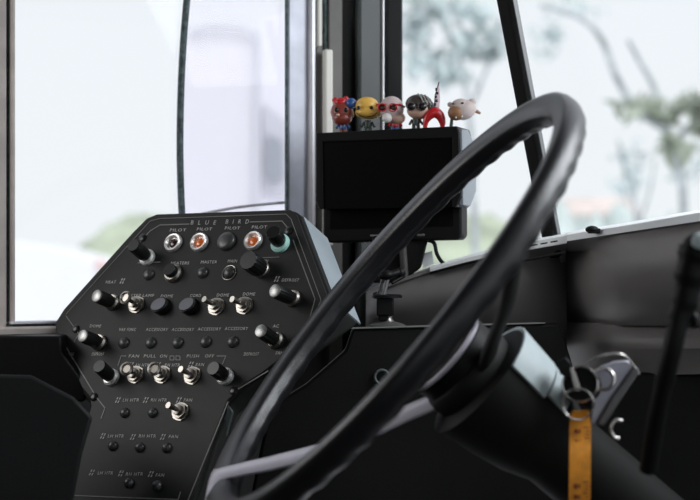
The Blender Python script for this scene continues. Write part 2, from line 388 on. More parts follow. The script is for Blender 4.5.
def knob(bx, by, cx, cy, r, capm, bodm='knob', colm='chrome', big=False, rc=None):
    b = pan(bx, by)
    # find height w so that the axis end projects at the cap
    best = min((i*.0005 for i in range(8, 100)), key=lambda h: (lambda q: (q.x-b.x)**2+(q.y-b.y)**2)(pan(cx, cy, h)))
    h = max(best, .010); e = pan(cx, cy, h); ax = (Vector((e.x, e.y, h))-b); ln = ax.length
    k = lobj('knob', MB().lathe(b, ax, [(r*.80, .003), (r*1.0, ln*.3), (r, ln*.93), (r*.94, ln)], 36, flute=.05), M[bodm], panel)
    lobj('collar', MB().lathe(b, Z, [((rc or r*1.25), 0), ((rc or r*1.25), .004), ((rc or r*1.25)*.82, .0065), (r*.7, .0065)], 28), M[colm], k)
    if capm: lobj('cap', MB().lathe(b+ax.normalized()*ln, ax, [(r*.90, -.001), (r*.90, .0008), (r*.8, .0014)], 28), M[capm], k)
    return k
knob(148, 258, 133, 245, .0088, None, colm='collar')
knob(113, 303, 97, 296, .0088, 'capsil'); knob(100, 343, 83, 336, .0088, 'capsil')
knob(293, 299, 275, 291, .0088, 'capsil'); knob(276, 341, 261, 331, .0088, 'capsil')
knob(112, 378, 99, 366, .0088, None, colm='collar'); knob(226, 377, 213, 368, .0088, None, colm='collar')
knob(262, 270, 248, 260, .0125, None, colm='chrome', rc=.0115); knob(281, 244, 273, 232, .0095, None, colm='teal', rc=.0125)
knob(174, 274, 169, 269, .0088, None, colm='chrome', rc=.0125)
def toggle(bx, by, tx, ty, head=None):
    b = pan(bx, by); e = pan(tx, ty, .024)
    t = lobj('toggle_switch', MB().lathe(b, Z, [(.0120, 0), (.0120, .0018), (.0100, .002), (.0100, .0060), (.007, .0065), (.007, .0105), (.0035, .0115)], 12, flute=.06), M['chrome'], panel, sharp=25)
    s = b+Z*.006
    if head:
        lobj('lever', MB().tube([s, s*.4+e*.6, e], [.0028, .0022, .002], 12), M['knob'], t)
        d = (e-s).normalized()
        lobj('lever_tip', MB().lathe(e, d, [(.0055, -.002), (.0086, 0), (.0086, .0022), (.0060, .0036), (.0050, .0012)], 24), M['chrome'], t)
    else:
        lobj('lever', MB().tube([s, s*.3+e*.7, e], [.0024, .0034, .0040], 14), M['chrome'], t)
for a in [(217, 307, 204, 299), (245, 306, 232, 299), (193, 376, 180.5, 369), (181, 412, 168, 405)]: toggle(*a)
for a in [(137, 305, 126, 298), (136, 375, 127, 369), (163, 375, 154.5, 369)]: toggle(*a, head=True)
def plug(x, y, r=.0078, ring=False):
    b = pan(x, y)
    lobj('blanking_plug', MB().lathe(b, Z, [(r, 0), (r, .001), (r*.85, .0035), (r*.5, .0052), (r*.1, .0058)], 24), M['plug'], panel, sharp=60)
    if ring: lobj('plug_ring', MB().ring(b+Z*.001, Z, r*1.2, .0007), M['chrome'], panel)
for x, y in [(149, 275), (203, 273), (124, 343), (151, 343), (178, 343), (206, 342), (233, 342), (125, 413), (153, 413), (113, 446), (140, 447.5), (167, 448), (129, 483), (157, 486)]:
    plug(x, y, .0078 if y < 400 else .0066)
plug(229.5, 273, .0080, True)
b = pan(227, 242); lobj('blanking_plug', MB().lathe(b, Z, [(.0125, 0), (.0125, .003), (.011, .0055), (.006, .0065), (.001, .0068)], 32), M['plug'], panel, sharp=60)
def pilot(x, y, lit):
    b = pan(x, y)
    i = lobj('pilot_light', MB().lathe(b, Z, [(.0125, 0), (.0125, .004), (.0115, .0056), (.0095, .0054), (.0080, .0022), (.0072, .0008)], 32), M['ringmetal'], panel)
    lobj('lens', MB().lathe(b, Z, [(.0068, .0005), (.0055, .0024), (.003, .0032), (.0005, .0034)], 24), M['lens' if lit else 'lensoff'], i, sharp=80)
pilot(174, 243.5, 0); pilot(200, 243, 1); pilot(254, 241.5, 1)
for x, y in [(163, 307), (191, 307)]:
    b = pan(x, y); r = .0118; vs = []; n = 28
    lo = [b+Vector((r*math.cos(2*PI*i/n), r*math.sin(2*PI*i/n), 0)) for i in range(n)]
    up = [Vector((p.x-.001, p.y, .006+(.006*(p.y-b.y)/r if False else .004*(b.y-p.y)/r)+.003)) for p in lo]
    k = lobj('rocker_button', MB().hexa(lo, up), M['knob'], panel, bevel=.0008)
    up2 = [p+(b+Vector((-.001, 0, .009))-p)*.18+Z*.0004 for p in up]
    lobj('rocker_top', MB().hexa(up2, [p+Z*.0006 for p in up2]), M['rocker'], k)
for x, y in [(76, 329), (94, 397), (143, 238), (289, 231), (309, 327), (234, 391)]:
    b = pan(x, y)
    mb = MB().lathe(b, Z, [(.0055, 0), (.0055, .0015), (.0038, .0028), (.001, .003)], 20); lobj('screw', mb, M['knob'], panel)
# ------------------------------------------------------------------ steering wheel and column
WC = Vector((.03942, 1.640, 1.3-.05573)); WNv = Vector((-.7542, -.1509, .6391)).normalized()
pa = WNv.cross(UP).normalized(); pb = WNv.cross(pa); WR = .2563
def proj(v): return 350+FPX*v.x/v.y, 250-FPX*(v.z-1.3)/v.y
def ang(px, py):
    return min((i*2*PI/720 for i in range(720)), key=lambda t: (lambda q: (q[0]-px)**2+(q[1]-py)**2)(proj(WC+(pa*math.cos(t)+pb*math.sin(t))*WR)))
wheel = thing('steering_wheel', 'large black steering wheel with finger grips and grey spokes', 'steering wheel', WC)
mb = MB(); n = 512; m = 20; vs = []; NG = 50
for i in range(n):
    t = 2*PI*i/n; rd = pa*math.cos(t)+pb*math.sin(t); g = math.cos(t*NG)
    for k in range(m):
        a = 2*PI*k/m; cr, cn = math.cos(a), math.sin(a)
        r = .0158*(1-.10*max(0, cn)**4)
        if cn < -.2: r += .0007*g*min(1, (-cn-.2)*1.6)
        if k in (9, 11): r += .0008
        if k == 10: r -= .0020
        vs.append(WC+rd*(WR+cr*r*.98)+WNv*(cn*r*1.08*(1-.16*max(0, cn)**3)+(.16*cr*r if cn > 0 else 0)*min(1, abs(cn)*2)))
fs = [(i*m+k, i*m+(k+1)%m, ((i+1)%n)*m+(k+1)%m, ((i+1)%n)*m+k) for i in range(n) for k in range(m)]
obj('rim', mb.add(vs, fs), M['rim'], wheel, sharp=70)
HC = WC-WNv*.104
def spoke(px, py, flare=.050):
    t = ang(px, py); rd = (pa*math.cos(t)+pb*math.sin(t)); tg = WNv.cross(rd)
    cl = spline([WC+rd*(WR+(.0095 if flare > .01 else 0))+WNv*(.0085 if flare > .01 else -.006), WC+rd*(WR-.004)+WNv*(.0125 if flare > .01 else -.008), WC+rd*(WR-.030)-WNv*(.004 if flare > .01 else .016), WC+rd*(WR-.055)-WNv*(.022 if flare > .01 else .028), WC+rd*(WR*.55)-WNv*.060, WC+rd*(WR*.28)-WNv*.088, HC+rd*.03-WNv*.004], 8)
    mb = MB(); loops = []; N = len(cl)
    for i, c in enumerate(cl):
        f = i/(N-1); wd = flare*math.exp(-(f*9)**2)+.0120+.007*f; th = .0045+.002*f
        d = (cl[min(i+1, N-1)]-cl[max(i-1, 0)]).normalized(); up = tg.cross(d); up = up if up.dot(WNv) > 0 else -up
        loops.append([c+tg*(wd*math.cos(2*PI*k/12))+up*(th*math.sin(2*PI*k/12)) for k in range(12)])
    vs = [v for l in loops for v in l]
    fs = [(i*12+k, i*12+(k+1)%12, (i+1)*12+(k+1)%12, (i+1)*12+k) for i in range(N-1) for k in range(12)]
    fs += [tuple(range(12)), tuple((N-1)*12+k for k in range(12))]
    return obj('spoke', mb.add(vs, fs), M['spoke'], wheel, sharp=60)
spoke(229, 488)  # wide pale flare over the rim imitates the window's reflected sheen
s2 = spoke(528, 225, .004); s2.data.materials[0] = M['dark']
hubo = obj('hub', MB().lathe(HC, WNv, [(.030, -.035), (.046, -.020), (.050, -.004), (.050, .006), (.047, .012), (.040, .015)], 48), M['dark'], wheel, bevel=.002)
obj('horn_button', MB().lathe(HC, WNv, [(.046, .012), (.047, .026), (.042, .033), (.026, .037), (.002, .038)], 48), M['black'], wheel)
obj('hub_ring', MB().ring(HC+WNv*.030, WNv, .0460, .0026, 60), M['spoke'], wheel)
# column
col = thing('steering_column', 'steering column with a pale grey shroud behind the wheel hub', 'steering column', HC-WNv*.05)
def shell(name, r0, r1, h0, h1, a0, a1, m, parent, n=24):
    ax = -WNv; e1 = (UP-ax*UP.dot(ax)).normalized(); e2 = ax.cross(e1); e2 = e2 if e2.y < 0 else -e2   # e1 up, e2 towards the camera
    out = []; inn = []
    vs = []; fs = []
    for i in range(n+1):
        t = a0+(a1-a0)*i/n; d = e1*math.cos(t)+e2*math.sin(t)
        vs += [HC+ax*h0+d*r0, HC+ax*h1+d*r1, HC+ax*h1+d*(r1-.004), HC+ax*h0+d*(r0-.004)]
    for i in range(n):
        k = i*4; fs += [(k+j, k+(j+1) % 4, k+4+(j+1) % 4, k+4+j) for j in range(4)]
    fs += [(0, 1, 2, 3), tuple(n*4+j for j in range(4))]
    return obj(name, MB().add(vs, fs), m, parent, bevel=.001)
shell('upper_shroud', .070, .063, .014, .062, -1.3, 1.2, M['shroud'], col)
shell('shroud_band', .062, .057, .064, .090, -1.3, 1.1, M['shroud'], col)
obj('column_tube', MB().lathe(HC, -WNv, [(.050, .010), (.0655, .014), (.0585, .062), (.0530, .092), (.043, .12), (.043, .50)], 48), M['dark'], col)
# ------------------------------------------------------------------ ignition lock, keys, ribbon
D = 1.60
ign = thing('ignition_lock', 'grey metal ignition lock bracket on the column behind the keys', 'ignition lock', P(600, 400, D))
poly = [(592, 372), (600, 366), (614, 361), (627, 360), (633, 364), (629, 374), (612, 397), (596, 424), (590, 425), (592, 398)]
fr = [P(x, y, D+.005) for x, y in poly]; bk = [P(x, y, D+.030)+Vector((.002, 0, 0)) for x, y in poly]
obj('lock_plate', MB().hexa(fr, bk), M['lock'], ign, bevel=.002)
poly = [(634, 364), (640, 371), (622, 398), (604, 426), (596, 425), (612, 397), (629, 374)]
obj('lock_edge', MB().hexa([P(x, y, D+.0) for x, y in poly], [P(x, y, D+.03) for x, y in poly]), mat('lock_edge_dark', (.10, .10, .10), .5), ign, bevel=.002)
obj('wire_guard', MB().tube(spline([P(586, 365, D), P(598, 357, D-.004), P(614, 354, D-.006), P(626, 357, D-.004), P(639, 374, D+.004)], 8), .0014, 10), M['steel'], ign)
obj('lock_ring', MB().ring(P(603, 379, D), Vector((-.2, -1, .25)), .0105, .0018, 40), M['steel'], ign)
obj('lock_cylinder', MB().lathe(P(580, 384, D-.004), Vector((.35, 1, -.2)), [(.0165, 0), (.0178, .002), (.0178, .05)], 40), M['black'], ign, bevel=.001)
obj('cylinder_rim', MB().ring(P(580, 384, D-.005), Vector((.35, 1, -.2)), .0172, .0010, 40), M['steel'], ign)
obj('lock_lug', MB().hexa([P(x, y, D-.002) for x, y in ((557, 361), (566, 357), (572, 364), (572, 380), (560, 374))], [P(x, y, D+.02) for x, y in ((557, 361), (566, 357), (572, 364), (572, 380), (560, 374))]), M['black'], ign, bevel=.0015)
kc = thing('keychain', 'keychain with a steel ring and orange printed ribbon hanging from the ignition', 'keychain', P(578, 395, D-.02))
Dk = D-.022
kp = [(570, 368), (573, 367), (576, 375), (580, 386), (580, 391), (576, 391), (573, 384)]
obj('key', MB().hexa([P(x, y, Dk) for x, y in kp], [P(x, y, Dk+.0025) for x, y in kp]), M['steel'], kc, bevel=.0004)
obj('split_ring', MB().ring(P(578, 404, Dk), Vector((.15, 1, .1)), .0150, .0010, 48), M['steel'], kc)
obj('split_ring', MB().ring(P(578.4, 404.3, Dk+.0022), Vector((.18, 1, .06)), .0146, .0009, 48), M['steel'], kc)
rs = [(581, 411), (580.5, 420), (580.5, 440), (580.3, 460), (580, 490), (579.5, 530)]
rl = spline([P(x, y, Dk+.001+.004*math.sin(i*1.3)) for i, (x, y) in enumerate(rs)], 8)
hw = [.0078+.0025*min(1, i/10) for i in range(len(rl))]
fa = [p+Vector((-h, 0, 0)) for p, h in zip(rl, hw)]; fb = [p+Vector((h, .002, 0)) for p, h in zip(rl, hw)]
mb = MB(); NN = len(rl); th = Vector((0, .0022, 0))
vs = fa+fb+[p+th for p in fa]+[p+th for p in fb]
fs = []
for i in range(NN-1):
    fs += [(i, i+1, NN+i+1, NN+i), (2*NN+i, 3*NN+i, 3*NN+i+1, 2*NN+i+1), (i, 2*NN+i, 2*NN+i+1, i+1), (NN+i, NN+i+1, 3*NN+i+1, 3*NN+i)]
fs += [(0, NN, 3*NN, 2*NN), (NN-1, 3*NN-1, 4*NN-1, 2*NN-1)]
rb = obj('ribbon', mb.add(vs, fs), M['orange'], kc)
mb = MB()
for i in range(24):      # ruled marks and small figures printed on the ribbon
    y = 428+i*3.6; j = min(int((y-411)/119*(NN-1)), NN-2); c = rl[j]; z = P(580, y, Dk).z; yy = c.y-.0008
    ln = .006 if i % 3 == 0 else .0035
    mb.box((c.x+.0085-ln/2, yy+.0008, z), ln, .0004, .0009)
    if i % 3 == 1: mb.box((c.x-.0045, yy-.0004, z), .0030, .0006, .0042); mb.box((c.x-.0012, yy, z), .0018, .0006, .0036)
obj('printed_marks', mb, M['ink'], rb, smooth=False)
hk = [(622, 421), (616, 420), (612, 425), (611, 431), (614, 437), (619, 439)]
tag(obj('hook', MB().tube(spline([P(x, y, 1.60) for x, y in hk], 8), .0020, 10), M['steel']), 'small curved metal hook below the ignition lock, right of the orange ribbon', 'hook')
# ------------------------------------------------------------------ dashboard
dash = thing('dashboard', 'long grey dashboard cowl sloping up to the right under the windshield', 'dashboard', P(520, 300, 2.1))
def loft(secs):
    mb = MB(); k = len(secs[0])
    for a, b in zip(secs[:-1], secs[1:]):
        base = len(mb.v); mb.v += list(a)+list(b)
        for i in range(k-1): mb.f.append((base+i, base+i+1, base+k+i+1, base+k+i))
    # close the ends
    base = len(mb.v); mb.v += list(secs[0]); mb.f.append(tuple(range(base, base+k)))
    base = len(mb.v); mb.v += list(secs[-1]); mb.f.append(tuple(range(base, base+k)))
    return mb
def weld(o):
    bm = bmesh.new(); bm.from_mesh(o.data); bmesh.ops.remove_doubles(bm, verts=bm.verts, dist=1e-5); bmesh.ops.recalc_face_normals(bm, faces=bm.faces)
    for f in bm.faces: f.smooth = True
    for e in bm.edges: e.smooth = not (len(e.link_faces) == 2 and e.calc_face_angle(0) > math.radians(40))
    bm.to_mesh(o.data); bm.free(); return o
def sec(px, yt, yf, yb, D, rc=0.0, fd=.02):
    # rear of top, front of top, rim, face bulging out and then tucking under; rc sets the face back from the rim
    h = yb-yf; E_ = D+rc
    return [P(px, yb, D+.22+rc), P(px, yt-2, D+.22+rc), P(px, yt, D+.02), P(px, yt+1.5, D+.004), P(px, yf, D), P(px, yf+2, D+.003+rc*.3), P(px, yf+.12*h+2, E_-.004), P(px, yf+.30*h, E_-.014), P(px, yf+.50*h, E_-.012), P(px, yf+.75*h, E_+.012), P(px, yb, E_+fd)]
A = [(366, 293, 297, 345, 2.20), (373, 289, 293, 345, 2.165), (385, 285, 288, 345, 2.15), (400, 279, 282, 345, 2.14), (430, 268.5, 272, 345, 2.12), (470, 257, 262, 345, 2.10), (505, 247.5, 253.2, 345, 2.07, .0), (530, 241.5, 248, 345, 2.052, .03), (550, 238, 244.5, 345, 2.038, .08), (567, 235, 241.5, 350, 2.025, .12)]
weld(obj('left_cowl', loft([sec(*a, fd=.04) for a in A]), M['dash'], dash))
B = [(567, 234.5, 241, 325, 2.0, .14), (580, 232, 239, 325.5, 1.985, .10), (597, 229.5, 236.5, 325.5, 1.962, .04), (620, 226, 233, 325.5, 1.93, .0), (660, 219, 227, 325.5, 1.89), (700, 212, 221, 325.5, 1.86), (760, 201, 212, 326, 1.82), (840, 190, 200, 327, 1.76)]
weld(obj('right_cowl', loft([sec(*a, fd=.075) for a in B]), M['dash'], dash))
C_ = [(567, 322, 323, 380, 2.16), (597, 322, 323, 378, 2.05), (620, 322, 323, 376, 2.01), (700, 322, 323, 374, 1.945), (760, 322, 323, 374, 1.905), (840, 322, 323, 374, 1.845)]
weld(obj('lower_fascia', loft([sec(*a, fd=.02) for a in C_]), M['dash'], dash))
def strip(secs, yoff, th, out=.003):
    s = []
    for (px, yt, yf, yb, D, *_) in secs:
        s.append([P(px, yt-2.5, D+.20), P(px, yt-1.6, D+.02), P(px, yt+.5, D-out), P(px, yf+th, D-out-.001), P(px, yf+th+.5, D+.006), P(px, yt+1.5, D+.03)])
    return loft(s)
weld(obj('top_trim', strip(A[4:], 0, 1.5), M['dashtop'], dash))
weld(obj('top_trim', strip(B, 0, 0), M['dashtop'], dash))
# raised double line on the left cowl and vent slots
def surf_tube(name, pts, r, m): return obj(name, MB().tube(spline(pts, 6), r, 8), m, dash)
surf_tube('groove', [P(430, 273, 2.112), P(470, 262.5, 2.092), P(500, 256, 2.072)], .0016, M['black'])
surf_tube('groove', [P(480, 272.5, 2.084), P(500, 266.5, 2.068), P(530, 259.5, 2.045), P(566, 252, 2.005)], .0014, M['black'])
mb = MB()
for x in (521, 531, 541, 551): bar(mb, P(x, 247.5-(x-521)*.18, 2.045-(x-521)*.0011), P(x+6, 246.4-(x-521)*.18, 2.04-(x-521)*.0011), .0015, .003, UP)
obj('vent_slots', mb, M['black'], dash, smooth=False)
obj('clip', MB().ball(P(592, 229.5, 1.955), (.008, .006, .0045)).box(P(594, 231, 1.955), .014, .010, .006), M['black'], dash, bevel=.001)
# lower block of the instrument housing, facing the camera under the cowl
blk = thing('instrument_housing', 'black instrument housing with a straight top edge behind the wheel', 'instrument housing', P(420, 420, 1.98))
poly = [(352, 328.5), (560, 323), (575, 372), (760, 374), (760, 560), (238, 560), (262, 440), (272, 405), (306, 384), (345, 350)]
fr = [P(x, y, 2.0) for x, y in poly]
bk = [p+Vector((0, .02, 0)) for p in fr]
obj('body', MB().hexa(fr, bk), M['dark'], blk, bevel=.004)
obj('edge_strip', bar(MB(), P(346, 328.2, 1.999), P(545, 322.8, 1.999), .0016, .004, UP), mat('edge_strip_grey', (.25, .25, .24), .5), blk)
obj('rubber_grommet', MB().ring(P(382, 377, 1.996), Vector((0, 1, 0)), .0085, .0016, 32), mat('grommet_grey', (.12, .14, .14), .4), blk)
obj('side_strip', MB().hexa([P(x, y, 1.955) for x, y in ((228, 404), (234, 412), (218, 470), (206, 520), (192, 520), (208, 466))], [P(x, y, 1.975) for x, y in ((228, 404), (234, 412), (218, 470), (206, 520), (192, 520), (208, 466))]), mat('strip_green_grey', (.05, .062, .060), .5), blk, bevel=.002)
# box at bottom left and wall ledge
bx = [(-60, 373), (31, 375), (74, 397), (93, 417), (82, 455), (66, 540), (-60, 540)]
tag(obj('side_console', MB().hexa([P(x, y, 1.80) for x, y in bx], [P(x, y, 1.80)+Vector((-.030, .16, -.022)) for x, y in bx]), mat('console_black', (.012, .013, .013), .6, spec=.3, noise=.1, nscale=10, bump=.2, bscale=300), bevel=.004), 'black side console with a slanted top at the lower left corner', 'console')
lg = [(-60, 336), (61, 336), (62, 352), (88, 388), (84, 402), (-60, 402)]
tag(obj('wall_cabinet', MB().hexa([P(x, y, 2.08) for x, y in lg], [P(x, y, 2.08)+Vector((0, .05, 0)) for x, y in lg]), M['black'], bevel=.003), 'flat black wall cabinet under the side window sill', 'cabinet')
# ------------------------------------------------------------------ monitor
MNv = Vector((-.30, -.954, 0)).normalized(); MU = Vector((-MNv.y, MNv.x, 0)).normalized()
MU = MU if MU.x > 0 else -MU
MC = P(389, 190, 2.18)
MM = Matrix(((MU.x, -MNv.x, 0, MC.x), (MU.y, -MNv.y, 0, MC.y), (0, 0, 1, MC.z), (0, 0, 0, 1)))   # local x right, y back, z up
MI = MM.inverted()
def mon(px, py, y=0):
    q = MI @ on_plane(px, py, MC-MNv*y, MNv); return Vector((q.x, y, q.z))
monitor = thing('monitor', 'black dash monitor with a deep sun hood under the toy figurines', 'monitor', MM)
b_ = [mon(323, 150), mon(461, 148), mon(461.5, 236), mon(458, 240), mon(328, 243), mon(322.5, 238)]
lobj('body', MB().hexa(b_, [p+Vector((0, .035, 0)) for p in b_]), M['black'], monitor, bevel=.003)
sp = [mon(330, 152, -.0015), mon(452, 150, -.0015), mon(452, 226, -.0015), mon(330, 229, -.0015)]
lobj('screen', MB().hexa(sp, [p+Vector((0, .002, 0)) for p in sp]), M['screen'], monitor)
h_ = [mon(316, 133, -.028), mon(457, 126, -.028), mon(459, 132, -.028), mon(461, 196, -.028), mon(456, 207, -.028), mon(452, 207, -.028), mon(452, 138, -.028), mon(322, 142, -.028), mon(323, 209, -.028), mon(319, 209, -.028), mon(315.5, 200, -.028)]
lobj('sun_hood', MB().hexa(h_, [Vector((p.x, .040, p.z)) for p in h_]), M['black'], monitor, bevel=.0015)
# visor panel that fills the hood opening just in front of the glass (dark anti-glare filter)
vf = [mon(321, 139, -.025), mon(453, 133, -.025), mon(453, 207, -.025), mon(322, 209, -.025)]
lobj('anti_glare_filter', MB().hexa(vf, [p+Vector((0, .002, 0)) for p in vf]), M['screen'], monitor)
xr = mon(460, 160, 0).x
xr = max(v.x for v in h_)-.0024
lobj('side_panel', MB().hexa([Vector((xr+.0035, -.026, mon(460, 129, -.028).z)), Vector((xr+.005, .002, mon(460, 130, 0).z)), Vector((xr+.005, .048, mon(460, 146, 0).z)), Vector((xr+.005, .048, mon(460, 190, 0).z)), Vector((xr+.0035, .02, mon(460, 206, 0).z)), Vector((xr+.0035, -.020, mon(460, 205, -.028).z))],
     [Vector((xr-.002, -.026, mon(460, 129, -.028).z)), Vector((xr-.002, .002, mon(460, 130, 0).z)), Vector((xr-.002, .048, mon(460, 146, 0).z)), Vector((xr-.002, .048, mon(460, 190, 0).z)), Vector((xr-.002, .02, mon(460, 206, 0).z)), Vector((xr-.002, -.020, mon(460, 205, -.028).z))]), M['monside'], monitor, bevel=.001)
mb = MB(); c = mon(376, 235.5, -.001)
mb.box(c, .016, .0008, .0022).box(c+Vector((.012, 0, .0002)), .008, .0008, .0026)
lobj('maker_badge', mb, mat('badge_grey', (.22, .22, .23), .4), monitor)
c = mon(421, 235, -.001); lobj('button', MB().box(c, .010, .0016, .0030), mat('button_grey', (.12, .12, .12), .4), monitor, bevel=.0005)
# bracket and cable
br = thing('monitor_bracket', 'black bracket holding the monitor above the dashboard', 'bracket', P(400, 270, 2.2))
obj('plate', MB().hexa([P(x, y, 2.175) for x, y in ((372, 236), (429, 236), (421, 268), (400, 283), (372, 283))], [P(x, y, 2.20) for x, y in ((372, 236), (429, 236), (421, 268), (400, 283), (372, 283))]), M['black'], br, bevel=.003)
obj('post', MB().cyl(P(402, 236, 2.166), P(405, 282, 2.166), .0050), M['pillarbrown'], br)
tag(obj('cable', MB().tube(spline([P(427, 240, 2.185), P(434, 243, 2.16), P(437, 254, 2.155), P(443, 263, 2.16), P(452, 268, 2.18)], 8), .0026, 10), M['black']), 'thin black cable curling from the monitor down to the dashboard', 'cable')
tag(obj('paper_and_sky_patch', MB().hexa([P(x, y, 2.20) for x, y in ((421, 254), (432, 251), (434, 264), (423, 268))], [P(x, y, 2.206) for x, y in ((421, 254), (432, 251), (434, 264), (423, 268))]), M['dashtop'], smooth=False), 'small pale block standing in for papers and sky seen right of the monitor bracket', 'block')  # pale block stands in for bright sky seen through, with papers
# clamp mount
cm = thing('clamp_mount', 'black clamp mount with a swivel arm on a round metal foot', 'mount', P(386, 325, 2.02))
D = 2.02
obj('foot', MB().lathe(P(387, 327.5, D), UP, [(.022, 0), (.023, .003), (.018, .005), (.009, .0075), (.0065, .011), (.0065, .022)], 36), mat('foot_metal', (.22, .215, .20), .3, metal=.6), cm)
obj('clamp_body', MB().box(P(385, 305, D), .021, .024, .026).box(P(383, 316, D), .012, .02, .012), M['black'], cm, bevel=.002)
obj('clamp_flange', MB().lathe(P(387, 298.5, D), UP, [(.016, 0), (.0185, .001), (.0185, .004), (.015, .005)], 32), M['black'], cm)
obj('arm', MB().cyl(P(383, 297, D-.004), P(388, 277, D), .0028).cyl(P(378, 297, D+.006), P(383, 279, D+.01), .0024), mat('arm_metal', (.16, .16, .16), .3, metal=.4), cm)
obj('ball_joint', MB().ball(P(386, 275, D), (.010, .009, .0065)).cyl(P(384, 277, D), P(401, 271.5, D+.01), .0055, .0045).ball(P(400, 273, D+.01), (.007, .006, .007)), M['black'], cm, bevel=0)
obj('handle', MB().cyl(P(392, 283, D), P(404, 276, D+.01), .0022).cyl(P(383, 270, D), P(385, 266, D), .0014), M['black'], cm)
# stalk at right edge
lv = thing('gear_lever', 'black gear lever with a round knob at the right edge', 'lever', P(660, 420, 1.45))
D = 1.45
obj('shaft', MB().tube(spline([P(648, 470, D+.05), P(658, 410, D+.02), P(672, 350, D), P(684, 300, D)], 8), [.0080]*4+[.0082]*4+[.0078]*4+[.0088]*12+[.01], 16), M['black'], lv)
obj('grip', MB().tube(spline([P(678, 322, D), P(686, 300, D), P(692, 270, D), P(698, 250, D)], 6), [.010]*5+[.0118]*5+[.0145]*5+[.017]*3+[.018], 20), M['black'], lv)
obj('lever_knob', MB().ball(P(700, 250, D), (.0165, .016, .0165), n=32, m=20), M['black'], lv)
obj('knob_highlight', MB().ball(P(702, 246, D-.008), (.011, .009, .0125), n=24, m=16), M['shroud'], lv)  # pale ball modelled in place of the highlight on the black knob
obj('release_button', MB().ball(P(694, 320, D), (.0045, .006, .007)), M['black'], lv)
# ------------------------------------------------------------------ toy figurines on the monitor
TOPZ = lambda px: (MM @ mon(px, 133-(px-316)*.0493, -.028)).z
def fig(name, px, label, yb=.006):
    base = MM @ Vector((mon(px, 130, yb).x, yb, 0)); base.z = TOPZ(px)
    return thing(name, label, 'figurine', base, 'toy figurines on top of the monitor'), base
S = 2.18/FPX       # metres per pixel at the figurines
CX = (Vector((1, 0, 0)), Vector((0, 1, 0)), UP)
def FP(base, px, py, dy=0): q = P(px, py, base.y+dy); return q
def body(t, base, px, cm, legm, w=.009):
    z = base.z
    obj('torso', MB().lathe((FP(base, px, 120).x, base.y, z+.006), UP, [(w*.55, 0), (w*.62, .004), (w*.45, .010)], 20), M[cm], t)
    for s in (-1, 1): obj('leg', MB().lathe((FP(base, px, 120).x+s*w*.32, base.y, z), UP, [(w*.30, 0), (w*.28, .007)], 12), M[legm], t)
    for s in (-1, 1): obj('arm', MB().cyl((FP(base, px, 120).x+s*w*.55, base.y, z+.013), (FP(base, px, 120).x+s*w*.95, base.y-.004, z+.007), .0018, .0016, 10), M[cm], t)
# 1 red-brown head, blue ball
t, b = fig('toy_figurine', 343, 'small toy figurine with a red-brown head and a blue ball, leftmost on the monitor')
body(t, b, 343, 'blue', 'redbrown')
obj('head', MB().ball(FP(b, 342, 112), (.0150, .0130, .0165)).ball(FP(b, 342, 118, -.003), (.0135, .011, .010)), M['redbrown'], t)
obj('hat', MB().ball(FP(b, 341, 102.5), (.0105, .010, .0065)).ball(FP(b, 335, 100), .004).ball(FP(b, 346, 99), .0038), M['red'], t)
obj('blue_ball', MB().ball(FP(b, 351, 103.5, -.006), .0075), M['blue'], t)
obj('ear', MB().ball(FP(b, 332.5, 112, -.002), (.003, .003, .005)), M['skin'], t); obj('ear', MB().ball(FP(b, 352, 114, -.002), (.003, .003, .005)), M['skin'], t)
obj('eye', MB().ball(FP(b, 336.5, 110, -.0125), (.0028, .0012, .0032)), M['toyblack'], t); obj('eye', MB().ball(FP(b, 346, 110, -.0125), (.0028, .0012, .0032)), M['toyblack'], t)
obj('nose', MB().ball(FP(b, 338, 115, -.0145), (.0025, .002, .002)), M['skin'], t)
# 2 yellow
t, b = fig('toy_figurine', 368, 'small toy figurine with a wide yellow smiling head')
body(t, b, 368, 'green', 'green')
obj('head', MB().ball(FP(b, 367.0, 105.5), (.0155, .0130, .0115)).ball(FP(b, 369, 112.5, -.001), (.0185, .014, .0090)), M['yellow'], t)
for x in (358.5, 371.5): obj('eye', MB().ball(FP(b, x, 108, -.0128), (.0024, .0015, .0028)), M['toyblack'], t)
obj('mouth', MB().tube(spline([FP(b, 356.5, 113, -.0120), FP(b, 361, 116, -.0140), FP(b, 367, 117, -.0150), FP(b, 374, 115.5, -.0140), FP(b, 377, 112.5, -.0125)], 5), .0007, 8), M['toyblack'], t)
# 3 pale head with red sunglasses
t, b = fig('toy_figurine', 392, 'small toy figurine with a pale head, red sunglasses and a white muzzle')
body(t, b, 395, 'red', 'blue')
obj('head', MB().ball(FP(b, 391.5, 109), (.0165, .0150, .0170)), M['palehead'], t)
obj('jaw', MB().ball(FP(b, 396, 118, -.001), (.0125, .011, .009)), M['skin'], t)
sg = MB()
for x in (382, 393): sg.ball(FP(b, x, 107.5, -.0138), (.0056, .0014, .0042))
obj('sunglass_lens', sg, mat('toy_lens_brown', (.03, .008, .006), .15), t)
sg = MB().cyl(FP(b, 376, 104.5, -.010), FP(b, 400, 104.5, -.0135), .0011).cyl(FP(b, 400, 104.5, -.0135), FP(b, 404.5, 107, -.002), .0014)
for x in (382, 393): sg.ring(FP(b, x, 107.5, -.0145), Vector((0, 1, 0)), .0052, .0008, 20, 6)
obj('sunglass_frame', sg, M['red'], t)
obj('muzzle', MB().ball(FP(b, 387, 118, -.0110), (.0068, .0060, .0065)), M['white'], t)
